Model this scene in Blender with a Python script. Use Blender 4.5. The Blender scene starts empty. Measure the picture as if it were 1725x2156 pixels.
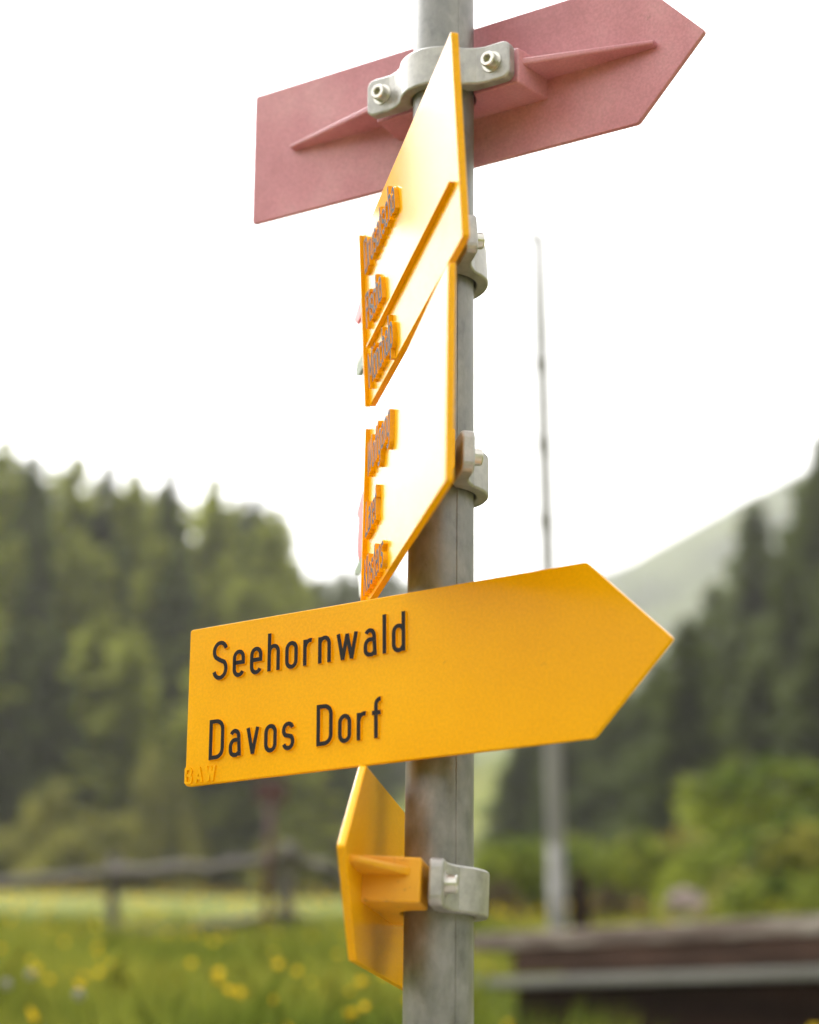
import bpy, bmesh, math, random
import numpy as np
from mathutils import Vector, Matrix, noise
R = math.radians
scene = bpy.context.scene
col = scene.collection
CZ = 1.35                      # eye height above the foot of the signpost
rnd = random.Random(7)

# ------------------------------------------------------------------ camera
PITCH, ROLL = R(17.2396), R(0.6492)
cam_d = bpy.data.cameras.new('camera')
cam = bpy.data.objects.new('camera', cam_d); col.objects.link(cam)
cam_d.sensor_fit = 'HORIZONTAL'; cam_d.sensor_width = 24.0
cam_d.lens = 24.0 * 3711 / 1725
cam_d.clip_start = .05; cam_d.clip_end = 6000
cam_d.dof.use_dof = True; cam_d.dof.focus_distance = 1.62; cam_d.dof.aperture_fstop = cam_d.lens / 21.5
fwd = Vector((0, math.cos(PITCH), math.sin(PITCH)))
up0 = Vector((0, -math.sin(PITCH), math.cos(PITCH))); rt0 = Vector((1, 0, 0))
rt = rt0 * math.cos(ROLL) + up0 * math.sin(ROLL)
up = up0 * math.cos(ROLL) - rt0 * math.sin(ROLL)
cam.matrix_world = Matrix(((rt.x, up.x, -fwd.x, 0), (rt.y, up.y, -fwd.y, 0), (rt.z, up.z, -fwd.z, CZ), (0, 0, 0, 1)))
scene.camera = cam

# ------------------------------------------------------------------ sky and sun
SUN_EL, SUN_AZ = 52, -38         # degrees, azimuth measured from +Y towards +X
w = bpy.data.worlds.new('World'); scene.world = w; w.use_nodes = True
nt = w.node_tree; nt.nodes.clear()
sky = nt.nodes.new('ShaderNodeTexSky'); sky.sky_type = 'NISHITA'; sky.sun_disc = False
sky.sun_elevation = R(SUN_EL); sky.sun_rotation = R(SUN_AZ)
sky.air_density = 1.0; sky.dust_density = 4.0; sky.ozone_density = 1.0
hsv = nt.nodes.new('ShaderNodeHueSaturation'); hsv.inputs['Saturation'].default_value = .0   # veiled by thin white cloud
bg = nt.nodes.new('ShaderNodeBackground'); bg.inputs['Strength'].default_value = .15
out = nt.nodes.new('ShaderNodeOutputWorld')
nt.links.new(sky.outputs[0], hsv.inputs['Color']); nt.links.new(hsv.outputs[0], bg.inputs[0]); nt.links.new(bg.outputs[0], out.inputs[0])
sd = bpy.data.lights.new('sun', 'SUN'); sd.energy = .5; sd.angle = R(12); sd.color = (1, .97, .92)
so = bpy.data.objects.new('sun', sd); col.objects.link(so)
sv = Vector((math.sin(R(SUN_AZ)) * math.cos(R(SUN_EL)), math.cos(R(SUN_AZ)) * math.cos(R(SUN_EL)), math.sin(R(SUN_EL))))
so.rotation_euler = sv.to_track_quat('Z', 'Y').to_euler()
so.location = (0, 0, 30)
scene.view_settings.view_transform = 'Standard'; scene.view_settings.look = 'None'
scene.view_settings.exposure = 2.12; scene.view_settings.gamma = 1

# ------------------------------------------------------------------ materials
def new_mat(name, base=(.5, .5, .5), rough=.5, metal=0, coat=0, spec=.5):
    m = bpy.data.materials.new(name); m.use_nodes = True
    b = m.node_tree.nodes['Principled BSDF']
    b.inputs['Base Color'].default_value = (*base, 1); b.inputs['Roughness'].default_value = rough
    b.inputs['Metallic'].default_value = metal; b.inputs['Coat Weight'].default_value = coat
    b.inputs['Specular IOR Level'].default_value = spec
    return m
def nd(m, t, **kw):
    n = m.node_tree.nodes.new(t)
    for k, v in kw.items():
        if k in n.inputs: n.inputs[k].default_value = v
        else: setattr(n, k, v)
    return n
def lk(m, a, b): m.node_tree.links.new(a, b)
def mottle(m, cols, scale=8, detail=5, stretch=(1, 1, 1), bump=0, bscale=200, bdist=.001, space='Object', rough=None, dist=0):
    b = m.node_tree.nodes['Principled BSDF']
    tc = nd(m, 'ShaderNodeTexCoord'); mp = nd(m, 'ShaderNodeMapping'); mp.inputs['Scale'].default_value = stretch
    lk(m, tc.outputs[space], mp.inputs[0])
    n = nd(m, 'ShaderNodeTexNoise', Scale=scale, Detail=detail, Roughness=.6, Distortion=dist); lk(m, mp.outputs[0], n.inputs['Vector'])
    r = nd(m, 'ShaderNodeValToRGB'); el = r.color_ramp.elements
    while len(el) < len(cols): el.new(.5)
    for e, (p, c) in zip(el, cols): e.position = p; e.color = (*c, 1)
    lk(m, n.outputs['Fac'], r.inputs[0]); lk(m, r.outputs[0], b.inputs['Base Color'])
    if rough:
        rr_ = nd(m, 'ShaderNodeMapRange'); rr_.inputs['From Min'].default_value = .3; rr_.inputs['From Max'].default_value = .7
        rr_.inputs['To Min'].default_value, rr_.inputs['To Max'].default_value = rough
        lk(m, n.outputs['Fac'], rr_.inputs['Value']); lk(m, rr_.outputs[0], b.inputs['Roughness'])
    if bump:
        n2 = nd(m, 'ShaderNodeTexNoise', Scale=bscale, Detail=3); lk(m, tc.outputs[space], n2.inputs['Vector'])
        bp = nd(m, 'ShaderNodeBump', Strength=bump, Distance=bdist)
        lk(m, n2.outputs['Fac'], bp.inputs['Height']); lk(m, bp.outputs[0], b.inputs['Normal'])
    return r
def speckle(m, ramp, colour, scale=60, lo=.72, hi=.78, amount=.7):
    """thin scattered dirt specks over a painted surface"""
    b = m.node_tree.nodes['Principled BSDF']
    tc = nd(m, 'ShaderNodeTexCoord')
    n = nd(m, 'ShaderNodeTexNoise', Scale=scale, Detail=6, Roughness=.75); lk(m, tc.outputs['Object'], n.inputs['Vector'])
    mr = nd(m, 'ShaderNodeMapRange'); mr.inputs['From Min'].default_value = lo; mr.inputs['From Max'].default_value = hi; mr.inputs['To Max'].default_value = amount
    lk(m, n.outputs['Fac'], mr.inputs['Value'])
    mx = nd(m, 'ShaderNodeMix', data_type='RGBA'); mx.inputs[7].default_value = (*colour, 1)
    lk(m, mr.outputs[0], mx.inputs[0]); lk(m, ramp.outputs[0], mx.inputs[6]); lk(m, mx.outputs[2], b.inputs['Base Color'])

M = {}
M['yellow'] = new_mat('yellow enamel', rough=.34, coat=0, spec=.5); M['yellow'].node_tree.nodes['Principled BSDF'].inputs['IOR'].default_value = 1.25; M['yellow'].node_tree.nodes['Principled BSDF'].inputs['Coat Roughness'].default_value = .10
r_ = mottle(M['yellow'], [(.3, (.80, .365, .001)), (.7, (.87, .415, .002))], scale=5, bump=.10, bscale=900, bdist=.0004, rough=(.15, .22))
speckle(M['yellow'], r_, (.22, .10, .02), scale=42, lo=.66, hi=.76, amount=.55)
def grain(m, scale, lo, hi, amt):
    b = m.node_tree.nodes['Principled BSDF']; src = b.inputs['Base Color'].links[0].from_socket
    tc = nd(m, 'ShaderNodeTexCoord'); n = nd(m, 'ShaderNodeTexNoise', Scale=scale, Detail=2); lk(m, tc.outputs['Object'], n.inputs['Vector'])
    mr = nd(m, 'ShaderNodeMapRange'); mr.inputs['From Min'].default_value = lo; mr.inputs['From Max'].default_value = hi; mr.inputs['To Min'].default_value = 1 - amt; mr.inputs['To Max'].default_value = 1 + amt
    lk(m, n.outputs['Fac'], mr.inputs['Value']); hv = nd(m, 'ShaderNodeHueSaturation'); lk(m, mr.outputs[0], hv.inputs['Value']); lk(m, src, hv.inputs['Color']); lk(m, hv.outputs[0], b.inputs['Base Color'])
grain(M['yellow'], 420, .35, .65, .05)
M['red'] = new_mat('veiled red enamel', rough=.42, coat=.1)  # red paled towards pink in the colour, standing in for the veil of glare
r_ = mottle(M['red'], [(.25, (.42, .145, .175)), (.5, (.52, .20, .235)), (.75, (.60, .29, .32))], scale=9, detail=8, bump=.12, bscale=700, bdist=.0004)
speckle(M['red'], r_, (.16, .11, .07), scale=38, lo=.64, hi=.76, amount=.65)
M['grime'] = new_mat('grimy yellow casting', rough=.45)
r_ = mottle(M['grime'], [(.3, (.70, .31, .003)), (.7, (.83, .39, .003))], scale=7, bump=.2, bscale=500, bdist=.0005)
speckle(M['grime'], r_, (.045, .025, .010), scale=75, lo=.60, hi=.72, amount=.75)
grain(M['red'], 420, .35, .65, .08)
M['ink'] = new_mat('black letter paint', (.012, .012, .014), .5, spec=.2)
mottle(M['ink'], [(.3, (.006, .006, .007)), (.7, (.016, .015, .015))], scale=60, rough=(.5, .65))
M['steel'] = new_mat('galvanised steel', rough=.5, metal=.55)
r_ = mottle(M['steel'], [(.28, (.14, .139, .134)), (.42, (.20, .198, .19)), (.55, (.245, .24, .23)), (.75, (.34, .335, .32))], scale=60, detail=7, stretch=(1, 1, .55), bump=.15, bscale=220, bdist=.0006, rough=(.34, .60), dist=.15)
speckle(M['steel'], r_, (.10, .085, .07), scale=90, lo=.62, hi=.72, amount=.6)
M['cast'] = new_mat('cast aluminium', rough=.45, metal=.7)
mottle(M['cast'], [(.3, (.30, .29, .275)), (.5, (.40, .39, .37)), (.7, (.50, .485, .46))], scale=75, detail=8, bump=.35, rough=(.36, .55), bscale=500, bdist=.0005)
M['bolt'] = new_mat('zinc bolt', (.62, .60, .55), .3, .9)
M['white'] = new_mat('white enamel', (.75, .75, .72), .4)
M['sred'] = new_mat('signal red enamel', (.62, .045, .04), .4)
M['green'] = new_mat('dull green enamel', (.13, .17, .08), .45)
M['bark'] = new_mat('bark', rough=.9); mottle(M['bark'], [(.3, (.04, .03, .022)), (.7, (.11, .085, .06))], scale=3, stretch=(1, 1, .2), bump=.5, bscale=12, bdist=.05)
M['wood'] = new_mat('grey fence wood', rough=.8); mottle(M['wood'], [(.3, (.065, .055, .045)), (.7, (.14, .12, .10))], scale=9, stretch=(.3, .3, 1), bump=.4, bscale=40, bdist=.01)
M['plank'] = new_mat('brown timber', rough=.75); mottle(M['plank'], [(.35, (.07, .047, .038)), (.5, (.14, .10, .08)), (.65, (.30, .26, .22))], scale=4, stretch=(.6, 3, 3), bump=.4, bscale=30, bdist=.01)
M['dark'] = new_mat('near-black timber', rough=.9, spec=.05); mottle(M['dark'], [(.3, (.008, .005, .004)), (.7, (.026, .014, .010))], scale=4, stretch=(.5, 3, 3), bump=.4, bscale=30, bdist=.01)  # nearly black, so it also carries the shade under the table
M['brown'] = new_mat('wet brown timber', rough=.85, spec=.2); mottle(M['brown'], [(.3, (.035, .020, .014)), (.7, (.09, .05, .036))], scale=6, stretch=(.5, 3, 3), bump=.4, bscale=30, bdist=.01)
M['grey'] = new_mat('silvered timber', rough=.8); mottle(M['grey'], [(.3, (.13, .125, .11)), (.7, (.23, .22, .195))], scale=6, stretch=(.4, 4, 4), bump=.4, bscale=30, bdist=.01)
M['mast'] = new_mat('grey painted mast', rough=.7, metal=.0, spec=.2); mottle(M['mast'], [(.3, (.17, .165, .155)), (.7, (.24, .23, .215))], scale=3, stretch=(1, 1, .2))
M['rust'] = new_mat('dark red marker', rough=.7); mottle(M['rust'], [(.3, (.05, .018, .014)), (.7, (.09, .028, .02))], scale=8)
M['stone'] = new_mat('pinkish stone', rough=.9); mottle(M['stone'], [(.3, (.15, .10, .09)), (.7, (.30, .24, .22))], scale=5, bump=.5, bscale=14, bdist=.03)
def leaf_mat(name, cols, scale, trans=.35):
    m = new_mat(name, rough=.8, spec=.08)
    mottle(m, cols, scale=scale, detail=3)
    b = m.node_tree.nodes['Principled BSDF']; o = m.node_tree.nodes['Material Output']
    src = b.inputs['Base Color'].links[0].from_socket
    t = nd(m, 'ShaderNodeBsdfTranslucent'); lk(m, src, t.inputs[0])
    mx = nd(m, 'ShaderNodeMixShader'); mx.inputs[0].default_value = trans
    lk(m, b.outputs[0], mx.inputs[1]); lk(m, t.outputs[0], mx.inputs[2]); lk(m, mx.outputs[0], o.inputs[0])
    return m
M['spruce'] = leaf_mat('spruce needles', [(.3, (.030, .043, .007)), (.7, (.105, .128, .020))], .5)
M['larch'] = leaf_mat('larch needles', [(.3, (.17, .20, .025)), (.7, (.42, .43, .06))], .4, .5)
M['shrub'] = leaf_mat('shrub leaves', [(.35, (.045, .07, .012)), (.65, (.24, .27, .035))], 1.2, .5)
M['shrub2'] = leaf_mat('olive shrub leaves', [(.35, (.08, .085, .02)), (.65, (.34, .32, .06))], 1.2, .5)
M['twig'] = leaf_mat('brown shrub twigs', [(.3, (.075, .055, .03)), (.7, (.14, .11, .06))], 1.2, .3)
M['grass'] = leaf_mat('grass blades', [(.30, (.06, .10, .012)), (.5, (.165, .185, .026)), (.72, (.32, .30, .04))], .55, .5)
M['petal'] = leaf_mat('buttercup petals', [(.3, (.75, .47, .012)), (.7, (.85, .62, .02))], 3, .3)
M['clock'] = leaf_mat('white flower head', [(.3, (.26, .26, .22)), (.7, (.36, .35, .31))], 3, .3)
M['ground'] = new_mat('meadow', rough=.95, spec=.1)
mottle(M['ground'], [(.30, (.045, .07, .013)), (.48, (.10, .12, .018)), (.62, (.18, .165, .024)), (.8, (.14, .15, .03))], scale=.22, detail=7, bump=.5, bscale=3, bdist=.15)
M['gravel'] = new_mat('trodden gravel verge', rough=.95, spec=.2)
mottle(M['gravel'], [(.3, (.16, .14, .12)), (.7, (.30, .28, .25))], scale=3, bump=.4, bscale=60, bdist=.01)
M['hill'] = new_mat('wooded mountain side', rough=1, spec=.05)
mottle(M['hill'], [(.40, (.015, .024, .010)), (.53, (.045, .06, .022)), (.64, (.11, .125, .04))], scale=.022, detail=9, bump=.6, bscale=.12, bdist=6)

# ------------------------------------------------------------------ helpers
def tag(o, label=None, cat=None, group=None, kind=None):
    if label: o['label'] = label
    if cat: o['category'] = cat
    if group: o['group'] = group
    if kind: o['kind'] = kind
    return o
def empty(name, mat=None, loc=None):
    o = bpy.data.objects.new(name, None); o.empty_display_size = .1; col.objects.link(o)
    if mat is not None: o.matrix_world = mat
    elif loc is not None: o.location = loc
    return o
def link(name, me, parent=None, mats=(), smooth=False):
    if isinstance(me, bmesh.types.BMesh):
        bm = me; me = bpy.data.meshes.new(name); bm.to_mesh(me); bm.free()
    o = bpy.data.objects.new(name, me); col.objects.link(o)
    for m in mats: me.materials.append(m)
    if smooth: me.polygons.foreach_set('use_smooth', [True] * len(me.polygons))
    if parent: o.parent = parent
    return o
def soften(o, wd, seg=2, ang=35):
    b = o.modifiers.new('bevel', 'BEVEL'); b.width = wd; b.segments = seg; b.limit_method = 'ANGLE'; b.angle_limit = R(ang)
    b.harden_normals = False
    return o
def mesh_np(name, verts, faces_idx, k, mats, parent=None, smooth=False):
    me = bpy.data.meshes.new(name); nv, nf = len(verts), len(faces_idx)
    me.vertices.add(nv); me.vertices.foreach_set('co', np.asarray(verts, dtype=np.float32).ravel())
    me.loops.add(nf * k); me.loops.foreach_set('vertex_index', np.asarray(faces_idx, dtype=np.int32).ravel())
    me.polygons.add(nf); me.polygons.foreach_set('loop_start', np.arange(0, nf * k, k, dtype=np.int32))
    try: me.polygons.foreach_set('loop_total', np.full(nf, k, dtype=np.int32))
    except Exception: pass
    for m in mats: me.materials.append(m)
    me.update(); me.validate()
    if smooth: me.polygons.foreach_set('use_smooth', [True] * nf)
    o = bpy.data.objects.new(name, me); col.objects.link(o)
    if parent: o.parent = parent
    return o
def prism(bm, pts, a, b, axis='y'):
    """extrude outline pts between a and b along the axis: y -> outline in xz, z -> outline in xy"""
    f = (lambda p, t: (p[0], t, p[1])) if axis == 'y' else (lambda p, t: (p[0], p[1], t))
    va = [bm.verts.new(f(p, a)) for p in pts]; vb = [bm.verts.new(f(p, b)) for p in pts]
    bm.faces.new(va); bm.faces.new(vb[::-1]); n = len(pts)
    for i in range(n): bm.faces.new((va[i], vb[i], vb[(i + 1) % n], va[(i + 1) % n]))
    return bm
def fin(bm): bmesh.ops.recalc_face_normals(bm, faces=bm.faces); return bm
def box(bm, x0, x1, y0, y1, z0, z1):
    return prism(bm, [(x0, y0), (x1, y0), (x1, y1), (x0, y1)], z0, z1, 'z')
def tube(bm, p, q, r0, r1, n=16, caps=True):
    p, q = Vector(p), Vector(q); d = (q - p).normalized()
    s = d.cross(Vector((0, 0, 1)) if abs(d.z) < .9 else Vector((1, 0, 0))).normalized(); t = d.cross(s)
    A = []; B = []
    for i in range(n):
        c = s * math.cos(2 * math.pi * i / n) + t * math.sin(2 * math.pi * i / n)
        A.append(bm.verts.new(p + c * r0)); B.append(bm.verts.new(q + c * r1))
    for i in range(n): bm.faces.new((A[i], A[(i + 1) % n], B[(i + 1) % n], B[i]))
    if caps: bm.faces.new(A[::-1]); bm.faces.new(B)
    return bm
def at(az, el, r):
    a, e = R(az), R(el); return Vector((r * math.sin(a), r * math.cos(a), CZ + r * math.tan(e)))

# ------------------------------------------------------------------ terrain
def sm(t): t = min(1, max(0, t)); return t * t * (3 - 2 * t)
def interp(x, xs, ys):
    if x <= xs[0]: return ys[0]
    for i in range(1, len(xs)):
        if x <= xs[i]:
            return ys[i - 1] + (ys[i] - ys[i - 1]) * (x - xs[i - 1]) / (xs[i] - xs[i - 1])
    return ys[-1]
RL = [0, 2.6, 4.6, 9, 14, 40, 85, 130, 220]           # left / middle: verge, bank, then a steady slope
ZL = [-1.35, -1.33, -.14, .33, .80, 3.3, 7.2, 15, 34]
RR = [0, 2.6, 4.6, 8.5, 10.5, 14, 40, 85, 130, 220]
ZR = [-1.35, -1.33, -.16, -.22, .15, .83, 3.2, 7.4, 16, 38]
def ridge(az):
    return interp(az, [-180, -60, -20, -8, -4, 0, 3, 7.3, 10, 13.8, 20, 40, 90, 180], [10, 14, 14.5, 14.3, 14.0, 14.1, 13.4, 14.2, 15.3, 16.9, 18.5, 19, 14, 10])
def ground_z(x, y):
    r = math.hypot(x, y); az = math.degrees(math.atan2(x, y))
    a = abs(az); front = 1 - sm((a - 40) / 60)
    zl = interp(r, RL, ZL); zr = interp(r, RR, ZR)
    t = sm((az - 1.0) / 3.0) * (1 - sm((az - 30) / 20)); z = zl * (1 - t) + zr * t
    z = -1.35 + (z + 1.35) * (.25 + .75 * front) if front < 1 else z
    if r > 220: z = z + (950 * math.tan(R(ridge(az))) - z) * sm((min(r, 950) - 220) / 730) ** 1.0
    if r > 950: z = z - (r - 950) * .25
    # grassy knoll on the right
    d = math.hypot(x - 9.6, y - 34); z += 2.5 * math.exp(-(d / 5.5) ** 2) if d < 20 else 0
    if r > 3: z += .05 * min(1, (r - 3) / 4) * noise.noise(Vector((x * .45, y * .45, 0)))
    if r > 150: z += min(9, (r - 150) * .02) * noise.noise(Vector((x * .006, y * .006, 3))) * 2
    return z + CZ - 1.35 + 1.35 - 0 if False else z + CZ
rs = [0.3]
while rs[-1] < 1500: rs.append(rs[-1] * 1.055 + .08)
azs = list(np.arange(-180, -30, 6)) + list(np.arange(-30, 30, .75)) + list(np.arange(30, 180, 6))
V = [(0, 0, CZ - 1.35)]; Fc = []
for r in rs:
    for a in azs:
        x, y = r * math.sin(R(a)), r * math.cos(R(a)); V.append((x, y, ground_z(x, y)))
n = len(azs)
bm = bmesh.new(); bv = [bm.verts.new(v) for v in V]
split = next(i for i, r in enumerate(rs) if r > 260)
for j in range(n): bm.faces.new((bv[0], bv[1 + j], bv[1 + (j + 1) % n])).material_index = 2
for i in range(len(rs) - 1):
    for j in range(n):
        f = bm.faces.new((bv[1 + i * n + j], bv[1 + (i + 1) * n + j], bv[1 + (i + 1) * n + (j + 1) % n], bv[1 + i * n + (j + 1) % n]))
        f.material_index = 2 if rs[i + 1] < 3.0 else 0 if i < split else 1
gr = link('meadow_ground', fin(bm), None, (M['ground'], M['hill'], M['gravel']), True); tag(gr, kind='structure')

# ------------------------------------------------------------------ haze
bm = bmesh.new(); box(bm, -1600, 1600, -1600, 1600, -120, 420)
hz = link('haze', fin(bm)); tag(hz, kind='stuff')
hm = bpy.data.materials.new('haze'); hm.use_nodes = True; ht = hm.node_tree; ht.nodes.clear()
pv = ht.nodes.new('ShaderNodeVolumePrincipled'); pv.inputs['Color'].default_value = (1, .98, .90, 1); pv.inputs['Density'].default_value = .00055
pv.inputs['Anisotropy'].default_value = .1
ho = ht.nodes.new('ShaderNodeOutputMaterial'); ht.links.new(pv.outputs[0], ho.inputs['Volume']); hz.data.materials.append(hm)

# ------------------------------------------------------------------ signpost
PX, PY = .02897, 1.54297
pole = empty('signpost_pole', loc=(PX, PY, ground_z(PX, PY) - .05))
tag(pole, 'round galvanised steel post that carries all the direction signs', 'post')
bm = bmesh.new(); tube(bm, (0, 0, 0), (0, 0, 3.15), .03, .03, 96, False); link('tube', fin(bm), pole, (M['steel'],), True)
bm = bmesh.new(); a0 = R(-62)
for da in (0,):
    x, y = .0301 * math.cos(a0), .0301 * math.sin(a0); tube(bm, (x, y, 0), (x, y, 3.14), .0006, .0006, 8, False)
link('weld_seam', fin(bm), pole, (M['steel'],), True)
bm = bmesh.new(); tube(bm, (0, 0, 3.15), (0, 0, 3.162), .031, .027, 48); link('end_cap', fin(bm), pole, (M['cast'],), True)

# glyphs: centre lines on a cap height of 1
h = .0585; XH = .70
def arc(cx, cy, rx, ry, a0, a1, n=10):
    return [(cx + rx * math.cos(R(a0 + (a1 - a0) * i / n)), cy + ry * math.sin(R(a0 + (a1 - a0) * i / n))) for i in range(n + 1)]
def oval(x0, x1, y0, y1):
    r = (x1 - x0) / 2; cx = (x0 + x1) / 2; ry = min(r * 1.15, (y1 - y0) / 2)
    return arc(cx, y1 - ry, r, ry, 0, 180, 14) + arc(cx, y0 + ry, r, ry, 180, 360, 14)
def G(c):
    """strokes [(points, closed)], width"""
    W_ = .38; x0, x1 = h, W_ - h; t, b = XH - h, h; cx = (x0 + x1) / 2; r = (x1 - x0) / 2; ry = r * 1.15
    if c == 'o': return [(oval(x0, x1, b, t), True)], W_
    if c == 'ö': return [(oval(x0, x1, b, t), True), ([(x0 + .03, .86), (x0 + .03, .93)], False), ([(x1 - .03, .86), (x1 - .03, .93)], False)], W_
    if c == 'e': return [([(x0, .37), (x1, .37)] + arc(cx, t - ry, r, ry, 0, 180) + arc(cx, b + ry, r, ry, 180, 335), False)], W_
    if c == 'a': return [(arc(cx - .01, t - ry, r * .9, ry, 150, 0) [0:] + [(x1, b - .03)], False), ([(x1, .42), (x0 + .12, .42)] + arc(x0 + .12, .42 - .165, .12, .165, 90, 180, 6) + arc(x0 + .12, b + .12, .12, .12, 180, 270, 6) + [(x1 - .08, b + .0), (x1, b + .06)], False)], W_
    if c == 'c': return [(arc(cx, t - ry, r, ry, 20, 180) + arc(cx, b + ry, r, ry, 180, 340), False)], W_
    if c == 'd': return [(oval(x0, x1, b, t), True), ([(x1, b - .03), (x1, 1 - .03)], False)], W_
    if c == 'g': return [(oval(x0, x1, b, t), True), ([(x1, t)] + [(x1, -.12)] + arc(cx, -.12, r, r * .9, 0, -160), False)], W_
    if c == 'p': return [(oval(x0, x1, b, t), True), ([(x0, t + .03), (x0, -.24)], False)], W_
    if c == 'h': return [([(x0, 1 - .03), (x0, .03)], False), ([(x0, .45)] + arc(cx, t - ry, r, ry, 165, 0) + [(x1, .03)], False)], W_
    if c == 'n': return [([(x0, t + .03), (x0, .03)], False), ([(x0, .45)] + arc(cx, t - ry, r, ry, 165, 0) + [(x1, .03)], False)], W_
    if c == 'r': return [([(h, t + .03), (h, .03)], False), ([(h, .47)] + arc(h + .16, t - .16, .15, .16, 170, 75), False)], .29
    if c == 'u': return [([(x0, t + .03)] + arc(cx, b + ry, r, ry, 180, 350) + [(x1, .4)], False), ([(x1, t + .03), (x1, .03)], False)], W_
    if c == 'w': return [([(h, t + .03), (.185, .03)], False), ([(.31, t + .01), (.185, .03)], False), ([(.31, t + .01), (.435, .03)], False), ([(.62 - h, t + .03), (.435, .03)], False)], .62
    if c == 'v': return [([(h, t + .03), (.20, .03)], False), ([(.40 - h, t + .03), (.20, .03)], False)], .40
    if c == 'l': return [([(h, 1 - .03), (h, .03)], False)], .117
    if c == 'i': return [([(h, t + .03), (h, .03)], False), ([(h, .86), (h, .93)], False)], .117
    if c == 't': return [([(.10, .93), (.10, .20)] + arc(.21, .19, .11, .13, 180, 280, 6), False), ([(.0, t + .01), (.23, t + .01)], False)], .27
    if c == 'f': return [([(.11, .03), (.11, .80)] + arc(.23, .80, .12, .14, 180, 85, 6), False), ([(0, t - .02), (.24, t - .02)], False)], .27
    if c == 's': return [(arc(cx, t - .15, r, .15, 20, 90, 4) + arc(cx, t - .15, r, .15, 90, 230, 7) + [(cx, .355)] + arc(cx, b + .155, r, .155, 50, -160, 10), False)], W_
    if c == 'S': return [(arc(.24, .94 - .21, .24 - h, .21, 15, 225, 12) + [(.24, .505)] + arc(.24, h + .225, .24 - h, .225, 48, -165, 12), False)], .48
    if c == 'D': return [([(h, .94), (h, .06), (.22, .06)] + arc(.22, .26, .19, .20, -90, 0, 6) + arc(.22, .74, .19, .20, 0, 90, 6), True)], .47
    if c == 'P': return [([(h, .03), (h, .94), (.24, .94)] + arc(.24, .72, .18, .22, 90, -90, 10) + [(h, .50)], False)], .47
    if c == 'M': return [([(h, .03), (h, .97)], False), ([(h, .95), (.30, .30)], False), ([(.60 - h, .95), (.30, .30)], False), ([(.60 - h, .03), (.60 - h, .97)], False)], .60
    if c == 'W': return [([(h, .97), (.21, .03)], False), ([(.37, .94), (.21, .03)], False), ([(.37, .94), (.53, .03)], False), ([(.74 - h, .97), (.53, .03)], False)], .74
    if c == 'L': return [([(h, .97), (h, .06), (.42, .06)], False)], .43
    if c == 'K': return [([(h, .97), (h, .03)], False), ([(.44, .96), (h, .40)], False), ([(.18, .56), (.46, .04)], False)], .48
    if c == 'B': return [([(h, .06), (h, .94), (.30, .94)] + arc(.30, .74, .15, .20, 90, -90, 8) + [(h, .53)], False), ([(.28, .51)] + arc(.30, .285, .17, .225, 90, -90, 8) + [(h, .06)], False)], .52
    if c == 'A': return [([(h, .03), (.29, .97)], False), ([(.58 - h, .03), (.29, .97)], False), ([(.14, .30), (.44, .30)], False)], .58
    return [], .3
def ribbon(bm, pts, closed, hw, y0, y1, P):
    """a raised stroke of half width hw; y1 is the painted front, y0 inside the plate; P maps glyph xy to plate xz"""
    q = [pts[0]]
    for p in pts[1:]:
        if math.hypot(p[0] - q[-1][0], p[1] - q[-1][1]) > .012: q.append(p)
    if closed and math.hypot(q[0][0] - q[-1][0], q[0][1] - q[-1][1]) < .012: q.pop()
    n = len(q); Lf = []; Rt = []
    for i in range(n):
        a = q[(i - 1) % n] if (closed or i > 0) else None; b = q[(i + 1) % n] if (closed or i < n - 1) else None
        def un(u, v): d = math.hypot(v[0] - u[0], v[1] - u[1]); return ((v[0] - u[0]) / d, (v[1] - u[1]) / d)
        if a is None: d = un(q[i], b); m = (-d[1], d[0]); k = 1
        elif b is None: d = un(a, q[i]); m = (-d[1], d[0]); k = 1
        else:
            d1, d2 = un(a, q[i]), un(q[i], b); mx, my = -(d1[1] + d2[1]), d1[0] + d2[0]; l = math.hypot(mx, my) or 1
            m = (mx / l, my / l); k = 1 / max(.5, m[0] * -d1[1] + m[1] * d1[0])
        Lf.append((q[i][0] + m[0] * hw * k, q[i][1] + m[1] * hw * k)); Rt.append((q[i][0] - m[0] * hw * k, q[i][1] - m[1] * hw * k))
    ch = .85                       # slight draft: the front is narrower than the foot
    def ring(src, s, y): return [bm.verts.new((*[P((c[0] + (p[0] - c[0]) * s, c[1] + (p[1] - c[1]) * s))[0]], y, P((c[0] + (p[0] - c[0]) * s, c[1] + (p[1] - c[1]) * s))[1])) for p, c in zip(src, q)]
    LT, RTt, LB, RB = ring(Lf, ch, y1), ring(Rt, ch, y1), ring(Lf, 1.12, y0), ring(Rt, 1.12, y0)
    m = n if closed else n - 1
    for i in range(m):
        j = (i + 1) % n
        f = bm.faces.new((LT[i], LT[j], RTt[j], RTt[i])); f.material_index = 1
        bm.faces.new((LB[i], LB[j], LT[j], LT[i])); bm.faces.new((RTt[i], RTt[j], RB[j], RB[i]))
    if not closed:
        bm.faces.new((LT[0], RTt[0], RB[0], LB[0])); bm.faces.new((RTt[-1], LT[-1], LB[-1], RB[-1]))
glyph_cache = {}
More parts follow.
